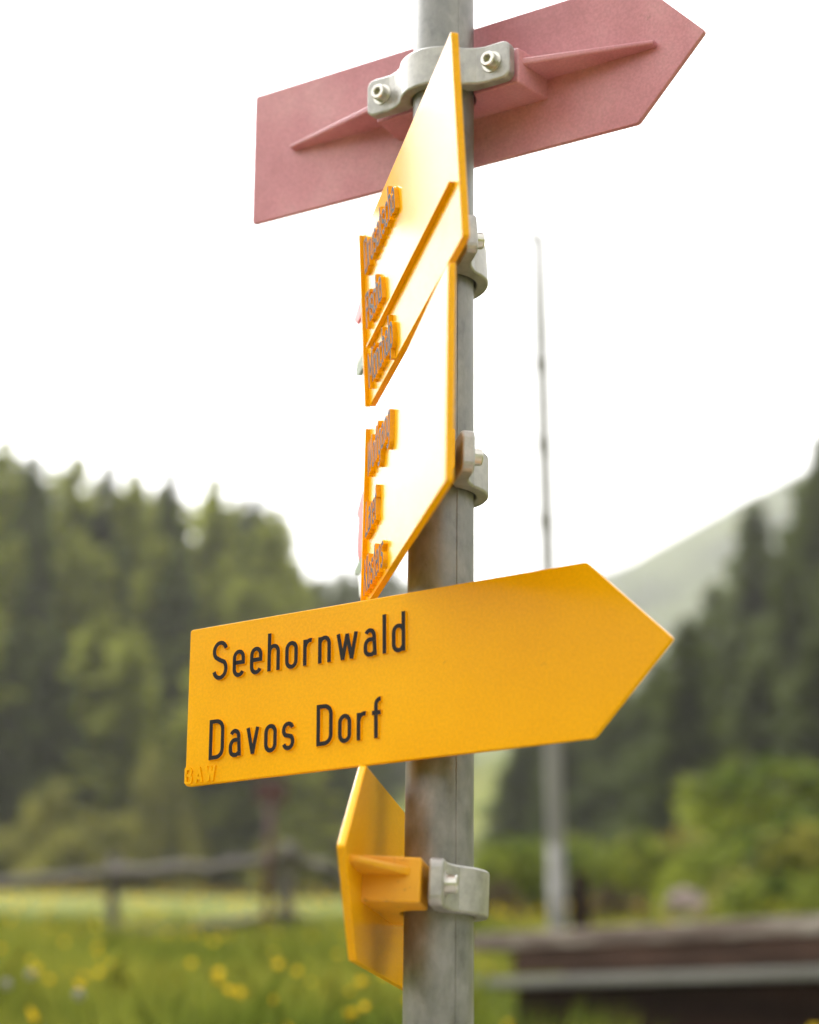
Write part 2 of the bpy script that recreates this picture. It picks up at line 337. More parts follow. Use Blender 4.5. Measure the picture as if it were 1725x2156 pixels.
def letter(parent, c, u, v, cap, front=M['ink'], depth=.0035, hw=.061):
    key = (c, round(cap, 5), front.name, depth, hw)
    if key not in glyph_cache:
        bm = bmesh.new()
        for k, (pts, cl) in enumerate(G(c)[0]):
            ribbon(bm, pts, cl, hw, .0015, -depth - .00006 * k, lambda p: (p[0] * cap, p[1] * cap))
        bmesh.ops.recalc_face_normals(bm, faces=bm.faces)
        me = bpy.data.meshes.new('letter'); bm.to_mesh(me); bm.free(); me.materials.append(M['yellow']); me.materials.append(front); glyph_cache[key] = me
    o = bpy.data.objects.new('letter', glyph_cache[key]); col.objects.link(o); o.parent = parent; o.location = (u, 0, v)
    return o
def text(parent, s, u, v, cap=.0377, end=None, gap=.13, **kw):
    ws = [G(c)[1] if c != ' ' else .34 for c in s]
    if end is not None: gap = ((end - u) / cap - sum(ws)) / (len(s) - 1)
    for c, w_ in zip(s, ws):
        if c != ' ': letter(parent, c, u, v, cap, **kw)
        u += (w_ + gap) * cap

def sign_frame(a, ti, ro, zc, d, flip=False):
    a, ti, ro = R(a), R(ti), R(ro)
    u = Vector((math.cos(a), math.sin(a), 0)); nn = Vector((math.sin(a), -math.cos(a), 0)); z = Vector((0, 0, 1))
    n2 = nn * math.cos(ti) - z * math.sin(ti); z2 = z * math.cos(ti) + nn * math.sin(ti)
    u2 = u * math.cos(ro) + z2 * math.sin(ro); z3 = -u * math.sin(ro) + z2 * math.cos(ro)
    O = Vector((PX, PY, zc + CZ)) + n2 * d
    X, Y, Z = (-u2, n2, z3) if flip else (u2, -n2, z3)
    return Matrix(((X.x, Y.x, Z.x, O.x), (X.y, Y.y, Z.y, O.y), (X.z, Y.z, Z.z, O.z), (0, 0, 0, 1)))
def round_pts(pts, r=.004):
    out_ = []
    n = len(pts)
    for i in range(n):
        p = Vector(pts[i]); a = Vector(pts[i - 1]) - p; b = Vector(pts[(i + 1) % n]) - p
        A = p + a.normalized() * r; B = p + b.normalized() * r
        for t in (0, .5, 1): out_.append(tuple(A * (1 - t) ** 2 + p * 2 * t * (1 - t) + B * t * t))
    return out_
def board(root, outline, m, th=.006, rad=.0025):
    bm = bmesh.new(); prism(bm, round_pts(outline, rad), 0, th)
    return soften(link('plate', fin(bm), root, (m,), False), .0009, 2, 40)
def bracket(root, m, yp, vc, ribs, bolts=.064, th=.006):
    """boss and ribs cast on the back of the plate"""
    half = .083; bm = bmesh.new()
    pts = [(-half - .006, th - .001), (-half, yp - .004), (-.0335, yp - .004)] + [(.0318 * math.cos(R(t)), yp + .0318 * math.sin(R(t))) for t in range(188, 353, 8)] + [(.0335, yp - .004), (half, yp - .004), (half + .006, th - .001)]
    prism(bm, pts, vc - .0185, vc + .0185, 'z')
    bo = link('boss', fin(bm), root, (m,)); soften(bo, .002, 3, 50)
    for s, e in ribs:
        bm = bmesh.new(); n = 8; rows = []
        for i in range(n + 1):
            t = i / n; x = s + (e - s) * t; y = yp - .010 + (th + .008 - (yp - .010)) * t
            zt = vc + .0115 - .002 * t; zb = vc + .0025 + .001 * t
            rows.append([bm.verts.new((x, th - .001, zb)), bm.verts.new((x, y, zb + .0005)), bm.verts.new((x, y, zt - .001)), bm.verts.new((x, th - .001, zt))])
        for a_, b_ in zip(rows, rows[1:]):
            for k in range(4): bm.faces.new((a_[k], a_[(k + 1) % 4], b_[(k + 1) % 4], b_[k]))
        bm.faces.new(rows[0]); bm.faces.new(rows[-1])
        soften(link('rib', fin(bm), root, (m,)), .0018, 3, 40)
def hexbolt(parent, x, y, z):
    bm = bmesh.new(); N = 24
    def ring(r, yy, k=N, ph=0): return [bm.verts.new((x + r * math.cos(2 * math.pi * i / k + ph), yy, z + r * math.sin(2 * math.pi * i / k + ph))) for i in range(k)]
    prof = [(.0062, y - .001), (.0078, y + .0005), (.0078, y + .0085), (.0070, y + .0098), (.0044, y + .0098), (.0040, y + .0094)]
    rg = [ring(*p) for p in prof]
    for a, b in zip(rg, rg[1:]):
        for i in range(N): bm.faces.new((a[i], a[(i + 1) % N], b[(i + 1) % N], b[i]))
    # hexagonal socket: circle pulled to a hexagon and sunk
    def hexr(t, rad): s = math.pi / 3; tt = (t % s) - s / 2; return rad * math.cos(s / 2) / math.cos(tt)
    def hring(yy): return [bm.verts.new((x + hexr(2 * math.pi * i / N, .0042) * math.cos(2 * math.pi * i / N), yy, z + hexr(2 * math.pi * i / N, .0042) * math.sin(2 * math.pi * i / N))) for i in range(N)]
    a, b = hring(y + .0094), hring(y + .0045)
    for p, q in ((rg[-1], a), (a, b)):
        for i in range(N): bm.faces.new((p[i], p[(i + 1) % N], q[(i + 1) % N], q[i]))
    bm.faces.new(b)
    bo = link('bolt', fin(bm), parent, (M['bolt'],), False); soften(bo, .0004, 2, 40)
    bm = bmesh.new(); tube(bm, (x, y - .0008, z), (x, y + .0012, z), .0105, .0105, 24); link('washer', fin(bm), bo, (M['bolt'],))
def clamp(root, yp, vc, bolts=.064):
    half, ri, ro = .083, .0316, .0435; y1, y0 = yp + .014, yp + .002; bm = bmesh.new()
    a = math.degrees(math.asin((y1 - yp + .006) / ro)); pts = [(-half, y1), (-.056, y1)]
    pts += [(-.0475, y1 + .0025)] + [(ro * math.cos(R(t)), yp + ro * math.sin(R(t))) for t in np.linspace(180 - a - 4, a + 4, 20)] + [(.0475, y1 + .0025), (.056, y1), (half, y1), (half, y0), (.040, y0), (.0335, y0 + .003)]
    pts += [(ri * math.cos(R(t)), yp + ri * math.sin(R(t))) for t in np.linspace(12, 168, 20)] + [(-.0335, y0 + .003), (-.040, y0), (-half, y0)]
    prism(bm, pts, vc - .0195, vc + .0195, 'z')
    fin(bm); ed = [e for e in bm.edges if abs(e.verts[0].co.x - e.verts[1].co.x) < 1e-5 and abs(e.verts[0].co.z - e.verts[1].co.z) < 1e-5 and abs(abs(e.verts[0].co.x) - half) < 1e-5]
    bmesh.ops.bevel(bm, geom=ed, offset=.008, segments=4, profile=.5, affect='EDGES')
    c = link('clamp', bm, root, (M['cast'],)); soften(c, .0022, 3, 50)
    for s in (-1, 1): hexbolt(c, s * bolts, y1, vc)

# upper red sign, seen from its back
s = empty('direction_sign', sign_frame(-33.6, 3.83, -2.09, .9307, -.058, True))
tag(s, 'pinkish red arrow sign seen from behind at the top of the post, arrow pointing right', 'signpost arm', 'direction signs on the steel post')
H = .1513
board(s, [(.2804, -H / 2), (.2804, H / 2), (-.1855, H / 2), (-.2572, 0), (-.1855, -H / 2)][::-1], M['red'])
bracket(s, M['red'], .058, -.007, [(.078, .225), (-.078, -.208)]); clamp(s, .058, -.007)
bm = bmesh.new(); tube(bm, (.163, .0055, .012), (.163, .0068, .012), .0018, .0013, 10); link('mud_spot', fin(bm), s, (M['dark'],))

# steep yellow sign, upper
s = empty('direction_sign', sign_frame(-77.545, 2.8356, 1.08, .7124, .054))
tag(s, 'upper yellow three line sign seen almost edge on, lettered Drusatscha, Pischa and Mönchalp', 'signpost arm', 'direction signs on the steel post')
H = .1873; UL, UR = -.104, .2708
board(s, [(UL, -H / 2), (UR, -H / 2), (UR, H / 2), (UL, H / 2)], M['yellow'], .0065)
bm = bmesh.new(); box(bm, UL, UL + .0025, -.0045, .001, -H / 2 + .0002, H / 2 - .0002); link('raised_rim', fin(bm), s, (M['yellow'],))
bm = bmesh.new(); prism(bm, [(-.085, -.0385), (.25, -.0385), (.257, -.0372), (.25, -.0358), (-.085, -.0358)], -.0048, .001); soften(link('divider_rib', fin(bm), s, (M['yellow'],)), .0007, 2, 40)
text(s, 'Drusatscha', -.081, .0385, end=.062, depth=.0042)
text(s, 'Pischa', -.083, -.0200, end=-.008, depth=.0042)
text(s, 'Mönchalp', -.082, -.0840, end=.030, depth=.0042)
bracket(s, M['yellow'], .054, .010, [(.078, .19), (-.078, -.09)], th=.0065); clamp(s, .054, .010)

# steep yellow sign, lower
s = empty('direction_sign', sign_frame(-79.84, -.5, .39, .4991, .054))
tag(s, 'lower yellow three line sign seen almost edge on, lettered Wolfgang, Laret and Klosters', 'signpost arm', 'direction signs on the steel post')
H = .180; UL, UR = -.0935, .2903
board(s, [(UL, -H / 2), (UR, -H / 2), (UR, H / 2), (UL, H / 2)], M['yellow'], .0065)
bm = bmesh.new(); box(bm, UL, UL + .0025, -.0045, .001, -H / 2 + .0002, H / 2 - .0002); link('raised_rim', fin(bm), s, (M['yellow'],))
text(s, 'Wolfgang', -.075, .0320, end=.053, depth=.0042)
text(s, 'Laret', -.077, -.0275, end=-.012, depth=.0042)
text(s, 'Klosters', -.0765, -.0850, end=.033, depth=.0042)
bracket(s, M['yellow'], .054, .013, [(.078, .19), (-.078, -.085)], th=.0065); clamp(s, .054, .013)

# front yellow sign
s = empty('direction_sign', sign_frame(-31.146, -.872, 1.6185, .3151, .058))
tag(s, 'large yellow arrow sign facing us in front of the post, reading Seehornwald and Davos Dorf', 'signpost arm', 'direction signs on the steel post')
H = .1477
board(s, [(-.2368, -H / 2), (.1742, -H / 2), (.2469, -.0011), (.1742, H / 2), (-.2368, H / 2)], M['yellow'])
text(s, 'Seehornwald', -.2082, .0204, end=.0008, depth=.0024)
text(s, 'Davos', -.2093, -.0532, end=-.1142, depth=.0024); text(s, 'Dorf', -.0915, -.0532, end=-.0235, depth=.0024)
text(s, 'BAW', -.2362, -.0722, cap=.0148, end=-.202, front=M['yellow'], depth=.0016, hw=.10)
bracket(s, M['yellow'], .058, -.004, [(.078, .17), (-.078, -.20)]); clamp(s, .058, -.004)

# lowest yellow sign, arrow pointing at us
s = empty('direction_sign', sign_frame(261.6, -1.63, 2.37, .1477, .058))
tag(s, 'lowest yellow arrow sign below the Seehornwald board, its tip pointing towards the viewer', 'signpost arm', 'direction signs on the steel post')
H = .1581
board(s, [(-.30, -H / 2), (.0964, -H / 2), (.174, 0), (.0964, H / 2), (-.30, H / 2)], M['yellow'], .0065)
bracket(s, M['grime'], .058, -.012, [(.078, .150), (-.078, -.25)]); clamp(s, .058, -.012)

# small route markers fixed behind the two steep signs
def marker(fr, polys, label, band):
    o = empty('route_marker', sign_frame(*fr)); tag(o, label, 'marker', 'small route markers behind the steep signs')
    for k, (nm, m, pts) in enumerate(polys):
        bm = bmesh.new(); prism(bm, pts, .020 - .0003 * k, .0235 + .0003 * k); soften(link(nm, fin(bm), o, (m,)), .0005, 1, 40)
    bm = bmesh.new(); tube(bm, (-.06, .006, band), (-.06, .021, band), .006, .006, 16); link('spacer', fin(bm), o, (M['cast'],))
    return o
marker((-77.545, 2.8356, 1.08, .7124, .054),
       [('white_band', M['white'], [(-.255, .05), (-.258, .014), (-.04, .014), (-.04, .05)]), ('red_band', M['sred'], [(-.220, .079), (-.264, .071), (-.244, .058), (-.04, .052), (-.04, .079)]),
        ('green_band', M['green'], [(-.259, .012), (-.258, .003), (-.242, -.003), (-.04, -.003), (-.04, .012)])],
       'small red, white and green marker peeping out behind the left end of the Drusatscha sign', .03)
marker((-79.84, -.5, .39, .4991, .054),
       [('red_band', M['sred'], [(-.275, .084), (-.3115, .0694), (-.292, .061), (-.297, .028), (-.284, .010), (-.04, .010), (-.04, .084)]),
        ('green_band', M['green'], [(-.283, .0095), (-.306, .0065), (-.3024, .0005), (-.27, -.008), (-.04, -.008), (-.04, .0085)]),
        ('white_band', M['white'], [(-.275, -.0095), (-.268, -.0207), (-.262, -.035), (-.04, -.035), (-.04, -.0095)])],
       'small red marker peeping out behind the left end of the Klosters sign', .03)

# ------------------------------------------------------------------ trees
def crown_mesh(seed, kind):
    """conifer crown of height 1 and radius 1: whorls of drooping branches set with needle sprays"""
    rg = np.random.RandomState(seed); V_, F_ = [], []
    lv = 30 if kind == 'spruce' else 26
    for i in range(lv):
        t = (i + .3) / lv; z = .07 + .93 * t
        rad = (1 - t) ** (.80 if kind == 'spruce' else .70) * (1 + .22 * rg.randn() * .6) + .03
        nb = int(5 + 9 * (1 - t)) + rg.randint(0, 3)
        for k in range(nb):
            a = rg.rand() * 2 * math.pi; L = rad * (.65 + .5 * rg.rand()); dr = (.10 if kind == 'spruce' else .03) * (.5 + rg.rand())
            if rg.rand() < .08: L *= 1.25
            d = np.array([math.cos(a), math.sin(a)]); sd_ = np.array([-d[1], d[0]])
            ns = max(3, int(8 * L) + 2)
            for q in range(ns):
                f = (q + .6) / ns; c = d * L * f; zz = z - dr * L * f * f * .55 + rg.randn() * .004
                wd = (.13 + .10 * rg.rand()) * (1.15 - .6 * f); ln = L / ns * 1.6
                side = sd_ * wd * (1 if rg.rand() < .5 else -1)
                hang = (.012 + .03 * rg.rand()) * (1.5 if kind == 'spruce' else 1)
                b = len(V_)
                p0 = c - d * ln * .5; p1 = c + d * ln * .6
                V_ += [(p0[0], p0[1], zz + .004), (p1[0], p1[1], zz - .006), (c[0] + side[0], c[1] + side[1], zz - hang), (c[0] - side[0] * .8, c[1] - side[1] * .8, zz - hang * .9)]
                F_ += [(b, b + 1, b + 2), (b, b + 3, b + 1)]
    me = bpy.data.meshes.new(kind + '_crown'); me.from_pydata(V_, [], F_); me.materials.append(M[kind]); me.update()
    return me
crowns = {('spruce', i): crown_mesh(10 + i, 'spruce') for i in range(4)}
crowns.update({('larch', i): crown_mesh(30 + i, 'larch') for i in range(3)})
bm = bmesh.new(); tube(bm, (0, 0, -.03), (0, 0, .97), 1, .08, 8); trunk_me = bpy.data.meshes.new('trunk'); fin(bm).to_mesh(trunk_me); bm.free(); trunk_me.materials.append(M['bark'])
def conifer(az, r, top_el, rad, kind, label, group=None, base=None):
    x, y = r * math.sin(R(az)), r * math.cos(R(az)); z = ground_z(x, y) if base is None else base
    Ht = CZ + r * math.tan(R(top_el)) - z
    o = empty(kind + '_tree', loc=(x, y, z)); o.rotation_euler[2] = rnd.random() * 6
    tag(o, label, 'tree', group)
    t = bpy.data.objects.new('trunk', trunk_me); col.objects.link(t); t.parent = o; t.scale = (.014 * Ht, .014 * Ht, Ht)
    c = bpy.data.objects.new('crown', crowns[(kind, rnd.randrange(4 if kind == 'spruce' else 3))]); col.objects.link(c); c.parent = o; c.scale = (rad, rad, Ht)
    return o
top = lambda az: .55 + interp(az, [-14, -13.8, -12.6, -11.3, -10.1, -9.3, -8, -6.5, -5.1, -4.4, -3.9, -3.2], [17.9, 17.8, 17.3, 17.4, 17.2, 17.0, 17.1, 16.9, 16.3, 16.0, 15.0, 13.6])
LG = 'conifers of the wooded slope on the left'
for i, (az, kind) in enumerate([(-13.7, 'larch'), (-12.6, 'spruce'), (-11.3, 'larch'), (-10.2, 'spruce'), (-9.3, 'larch'), (-8.1, 'spruce'), (-6.6, 'larch'), (-5.2, 'spruce'), (-4.5, 'larch')]):
    conifer(az, 98 + 5 * rnd.random(), top(az) + 1.0, 4.6, kind, ('dark spruce' if kind == 'spruce' else 'light green larch') + ' on the wooded slope left of the signpost', LG)
for row, (r, dt, k) in enumerate([(94, -1.3, 12), (108, .35, 16), (120, .55, 18), (84, -4.2, 9)]):
    for i in range(k):
        az = -14.6 + (i + .5) * 11.4 / k + rnd.uniform(-.3, .3); kind = 'larch' if rnd.random() < .62 else 'spruce'
        conifer(az, r + rnd.uniform(-3, 3), top(az) + dt + rnd.uniform(-.7, .2), rnd.uniform(3.2, 4.4), kind, ('dark spruce' if kind == 'spruce' else 'light green larch') + ' on the wooded slope left of the signpost', LG)
MG = 'dark conifers behind the signpost'
for az, r, te, rd in [(-3.0, 130, 15.3, 4.8), (-2.2, 140, 15.6, 5), (-1.4, 190, 16.0, 6.5), (-.6, 215, 15.7, 7), (.4, 240, 15.2, 7), (-3.6, 95, 10.5, 3.2), (-2.6, 88, 11.0, 3.2), (-2.1, 100, 9.0, 3), (3.7, 80, 10.4, 2.6), (4.2, 84, 11.2, 3), (5.2, 78, 10.6, 2.8), (6.0, 86, 11.6, 3)]:
    conifer(az, r, te, rd, 'spruce', 'dark spruce among those standing low behind the signpost', MG)
# right-hand trees
conifer(9.2, 62, 13.9, 3.3, 'spruce', 'small pointed spruce just beyond the tip of the Seehornwald sign')
conifer(11.6, 84, 17.6, 5.6, 'spruce', 'tall dark spruce with a sharp top, left of the one cut by the right edge')
conifer(13.9, 80, 19.6, 6.2, 'spruce', 'tallest dark spruce, cut by the right edge of the view')
RG = 'dark spruces of the right-hand wood'
for az, r, te, rd in [(7.0, 76, 11.2, 3.2), (8.2, 74, 12.2, 3.4), (6.3, 90, 11.9, 3.4), (10.2, 100, 14.6, 4.2), (10.6, 72, 12.2, 3.0), (12.6, 70, 15.2, 3.4), (11.5, 64, 12.2, 3.2), (13.4, 60, 12.8, 3.2), (10.6, 92, 13.0, 3.4), (12.8, 96, 16.4, 4), (14.8, 76, 17.5, 4), (7.6, 92, 11.2, 3), (14.6, 60, 13, 3)]:
    conifer(az, r, te + .4, rd * 1.2, 'spruce', 'dark spruce in the wood right of the signpost', RG)

# ------------------------------------------------------------------ shrubs
def shrub_mesh(seed, mat, nl=2600, leaf=.075):
    rg = np.random.RandomState(seed); nlob = 9
    cs = np.column_stack([rg.uniform(-.6, .6, nlob), rg.uniform(-.6, .6, nlob), rg.uniform(.25, .72, nlob)]); rad = rg.uniform(.28, .45, nlob)
    k = rg.randint(0, nlob, nl); d = rg.randn(nl, 3); d /= np.linalg.norm(d, axis=1)[:, None]
    P = cs[k] + d * (rad[k] * rg.uniform(.6, 1.08, nl))[:, None]; P[:, 2] = np.abs(P[:, 2])
    a = rg.randn(nl, 3); a /= np.linalg.norm(a, axis=1)[:, None]; b = np.cross(a, rg.randn(nl, 3)); b /= np.linalg.norm(b, axis=1)[:, None]
    s_ = (leaf * rg.uniform(.6, 1.4, nl))[:, None]
    Vv = np.stack([P - a * s_, P + b * s_ * .55, P + a * s_, P - b * s_ * .55], 1).reshape(-1, 3)
    me = bpy.data.meshes.new('foliage'); me.from_pydata(Vv.tolist(), [], np.arange(nl * 4).reshape(-1, 4).tolist()); me.materials.append(M[mat]); me.update(); return me
SM = {(m, i): shrub_mesh(50 + i + 7 * j, m) for j, m in enumerate(('shrub', 'shrub2', 'twig')) for i in range(2)}
bm = bmesh.new()
for i in range(6):
    a = i * 1.05; tube(bm, (.03 * math.cos(a), .03 * math.sin(a), -.05), (.4 * math.cos(a), .4 * math.sin(a), .7), .03, .01, 6)
stems_me = bpy.data.meshes.new('stems'); fin(bm).to_mesh(stems_me); bm.free(); stems_me.materials.append(M['bark'])
def bush(az, r, top_el, wd, kind, label, group=None, sink=.15):
    x, y = r * math.sin(R(az)), r * math.cos(R(az)); z = ground_z(x, y) - sink; Ht = CZ + r * math.tan(R(top_el)) - z
    o = empty('shrub', loc=(x, y, z)); o.rotation_euler[2] = rnd.random() * 6; tag(o, label, 'shrub', group)
    for nm, me in (('stems', stems_me), ('foliage', SM[(kind, rnd.randrange(2))])):
        c = bpy.data.objects.new(nm, me); col.objects.link(c); c.parent = o; c.scale = (wd, wd, Ht / 1.08)
bush(3.0, 24, 6.9, 1.0, 'shrub', 'bright green shrub right of the post, behind the lowest clamp')
bush(4.4, 26, 7.0, 1.1, 'shrub', 'yellow green shrub behind the foot of the grey mast')
bush(2.8, 20, 5.7, .6, 'twig', 'brownish twiggy shrub low behind the lowest clamp')
bush(6.0, 25, 6.75, 1.2, 'shrub', 'light green shrub just right of the grey mast')
bush(7.7, 26, 6.95, 1.3, 'shrub2', 'olive shrub in the middle of the hedge right of the mast')
bush(6.6, 22, 5.5, .7, 'twig', 'brown shrub low in front of the olive one')
bush(9.9, 25, 6.9, 1.1, 'shrub', 'green shrub behind the pale boulder')
bush(11.8, 21, 7.7, 1.7, 'shrub', 'big bright green shrub at the right edge of the hedge')
bush(13.6, 20, 7.4, 1.5, 'shrub2', 'olive green shrub cut by the right edge of the view')
bush(14.6, 30, 8.9, 3.2, 'shrub', 'largest green bush on the grassy rise at the right edge')
bush(12.6, 17.5, 6.0, 1.0, 'shrub', 'low green shrub in front at the right edge')
bush(10.6, 19, 5.8, .9, 'shrub2', 'low olive shrub right of the pale boulder')
UG = 'low bushes at the foot of the left wood'
for az, r, te, wd in [(-12.9, 70, 7.2, 2.4), (-11.2, 72, 8.3, 2.3), (-9.8, 71, 7.6, 2.2), (-10.9, 66, 6.9, 1.8), (-7.6, 78, 9.2, 2.0), (-4.0, 68, 6.8, 1.5), (-8.0, 95, 11.8, 1.6)]:
    bush(az, r, te, wd, 'shrub2', 'light green bush at the foot of the wooded slope behind the fence', UG)

# ------------------------------------------------------------------ fence on the left
def gz(p): return ground_z(p.x, p.y)
fence = empty('rail_fence', loc=at(-9.2, 5.4, 14.3)); F0 = fence.location.copy()
tag(fence, 'weathered wooden rail fence crossing the meadow on the left', 'fence')
fp = [(at(-15.6, 4.75, 14.9)), at(-9.22, 5.46, 14.2), at(-3.76, 6.08, 13.9), at(-.9, 5.3, 16.4), at(2.0, 4.3, 19.5)]
def log(bm, p, q, r0, r1, seg=7, n=10, wob=.018):
    prev = None
    for i in range(seg + 1):
        t = i / seg; c = p.lerp(q, t) + Vector((0, 0, -.03 * math.sin(math.pi * t))) + Vector([rnd.uniform(-wob, wob) for _ in range(3)]); rr_ = (r0 + (r1 - r0) * t) * rnd.uniform(.92, 1.08)
        d = (q - p).normalized(); s_ = d.cross(Vector((0, 0, 1))); s_ = s_.normalized() if s_.length > .1 else Vector((1, 0, 0)); u_ = d.cross(s_)
        ring = [bm.verts.new(c + s_ * rr_ * math.cos(2 * math.pi * k / n) + u_ * rr_ * math.sin(2 * math.pi * k / n)) for k in range(n)]
        if prev:
            for k in range(n): bm.faces.new((prev[k], prev[(k + 1) % n], ring[(k + 1) % n], ring[k]))
        else: bm.faces.new(ring)
        prev = ring
    bm.faces.new(prev)
    return bm
for i, p in enumerate(fp):
    b = p.copy(); b.z = gz(p) - .1; t = p.copy(); t.z += .13
    bm = bmesh.new(); log(bm, b - F0, t - F0, .055, .047, 5, 10, .012); link('post', fin(bm), fence, (M['wood'],), True)
    if i < len(fp) - 1:
        q = fp[i + 1]; off = Vector((0, -.07, 0))
        bm = bmesh.new(); log(bm, p + off - F0 - (q - p) * .02, q + off - F0 + (q - p) * .02, .055, .042, 9, 10, .025); link('rail', fin(bm), fence, (M['wood'],), True)
        bm = bmesh.new(); dz = Vector((0, 0, -.44 if i != 0 else -.46)); log(bm, p + off - F0 + dz, q + off - F0 + dz, .045, .035); link('rail', fin(bm), fence, (M['wood'],), True)

# thin dark red marker post by the fence corner
b = at(-4.38, 3.6, 13.2); b.z = gz(b) - .05
mk = empty('marker_post', loc=b); tag(mk, 'thin dark post with a small dull red panel beside the fence corner', 'post')
tp = CZ + 13.2 * math.tan(R(8.55)) - b.z
bm = bmesh.new(); tube(bm, (0, 0, 0), (0, 0, tp), .028, .026, 12); link('stake', fin(bm), mk, (M['rust'],), True)
bm = bmesh.new(); box(bm, -.11, .11, -.045, -.03, tp - .18, tp - .02); soften(link('panel', fin(bm), mk, (M['rust'],)), .004)

# ------------------------------------------------------------------ grey mast
b = at(4.88, 3.9, 12.5); b.z = gz(b) - .05; topp = at(4.50, 26.05, 12.5)
ms = empty('flagpole', loc=b); tag(ms, 'tall thin grey mast standing behind the signs, right of the post', 'mast')
d = topp - b
rad = lambda t: .060 - .004 * t
bm = bmesh.new()
for i in range(6): tube(bm, d * (i / 6), d * ((i + 1) / 6), rad(i / 6), rad((i + 1) / 6), 20, i in (0, 5))
link('mast_tube', fin(bm), ms, (M['mast'],), True)
bm = bmesh.new(); tube(bm, (0, 0, 0), d * .13, .063, .062, 24); link('base_sleeve', fin(bm), ms, (M['mast'],), True)
for t in (.50, .605, .71):       # fittings
    p = d * ((math.tan(R({.50: 16.9, .605: 19.4, .71: 22.0}[t])) * 12.5 + CZ - b.z) / d.z)
    bm = bmesh.new(); tube(bm, p + Vector((0, 0, -.055)), p + Vector((0, 0, .05)), rad(t) + .008, rad(t) + .008, 16); box(bm, p.x - .08, p.x - .03, p.y - .02, p.y + .02, p.z - .01, p.z + .04); link('fitting', fin(bm), ms, (M['mast'],))
bm = bmesh.new(); tube(bm, d, d + Vector((0, 0, .05)), .03, .05, 16); tube(bm, d + Vector((0, 0, .02)), d + Vector((-.14, 0, .05)), .03, .025, 10); link('truck', fin(bm), ms, (M['mast'],))
b = at(5.52, 4, 12.2); b.z = gz(b) - .05
bm = bmesh.new(); log(bm, Vector((0, 0, 0)), Vector((.01, 0, CZ + 12.3 * math.tan(R(5.6)) - b.z)), .075, .06, 4, 10, .005)
tag(link('wooden_stake', fin(bm), None, (M['dark'],), True), 'short dark wooden stake close to the right of the grey mast', 'stake').location = b

# ------------------------------------------------------------------ timber table with bench
A = at(2.0, 3.75, 10.0); B = at(13.0, 3.75, 8.55); A.z = B.z = CZ + .655
ex = (B - A).normalized(); B = B + ex * .9; Lg = (B - A).length; ey = Vector((0, 0, 1)).cross(ex)      # ey points away from us
fr = Matrix(((ex.x, ey.x, 0, A.x), (ex.y, ey.y, 0, A.y), (0, 0, 1, A.z), (0, 0, 0, 1)))
tb = empty('timber_table', fr); tag(tb, 'long rough timber table with grey bench plank and shade below filled with dark boards at the lower right', 'table')
for k in range(4):
    bm = bmesh.new(); y0 = k * .16; bmesh.ops.create_grid  # planks
    box(bm, rnd.uniform(-.03, .03) + .0, Lg, y0, y0 + .15, -.085, rnd.uniform(-.004, .006)); soften(link('tabletop_plank', fin(bm), tb, (M['plank'],)), .008)
bm = bmesh.new(); box(bm, .32, Lg - .1, .02, .08, -.215, -.088); soften(link('apron_board', fin(bm), tb, (M['brown'],)), .006)
gl = -.9
for x in (.62, 1.55, 2.7):
    bm = bmesh.new(); box(bm, x, x + .12, .12, .52, gl, -.088); soften(link('trestle', fin(bm), tb, (M['dark'],)), .008)
k = 0
for z0 in np.arange(gl, -.23, .142):
    bm = bmesh.new(); box(bm, .60, Lg - .05, .112 + .004 * (k % 2), .118 + .016, z0, z0 + .135); soften(link('shade_fill_board', fin(bm), tb, (M['dark'],)), .004); k += 1  # boards added to stand in for the black shade under the table
bm = bmesh.new(); box(bm, .44, Lg + .1, -.42, -.14, -.305, -.255); soften(link('bench_plank', fin(bm), tb, (M['grey'],)), .006)
bm = bmesh.new(); box(bm, .72, Lg, -.38, -.34, gl, -.308); soften(link('bench_shade_board', fin(bm), tb, (M['dark'],)), .005)  # added board that keeps the shaded space below the bench black

# pale boulder in front of the shrubs
b = at(8.95, 4.9, 17.5); b.z = gz(b) - .05
bm = bmesh.new(); bmesh.ops.create_icosphere(bm, subdivisions=3, radius=1)
for v in bm.verts:
    n_ = noise.noise(v.co * 1.3) * .35 + noise.noise(v.co * 4) * .08; v.co = Vector((v.co.x * .21, v.co.y * .18, v.co.z * .18)) * (1 + n_)
o = link('boulder', bm, None, (M['stone'],), False); o.location = b + Vector((0, 0, .18 + max(0, CZ + 17.5 * math.tan(R(4.6)) - b.z - .18))); tag(o, 'pale pinkish boulder in the grass in front of the shrubs', 'boulder')

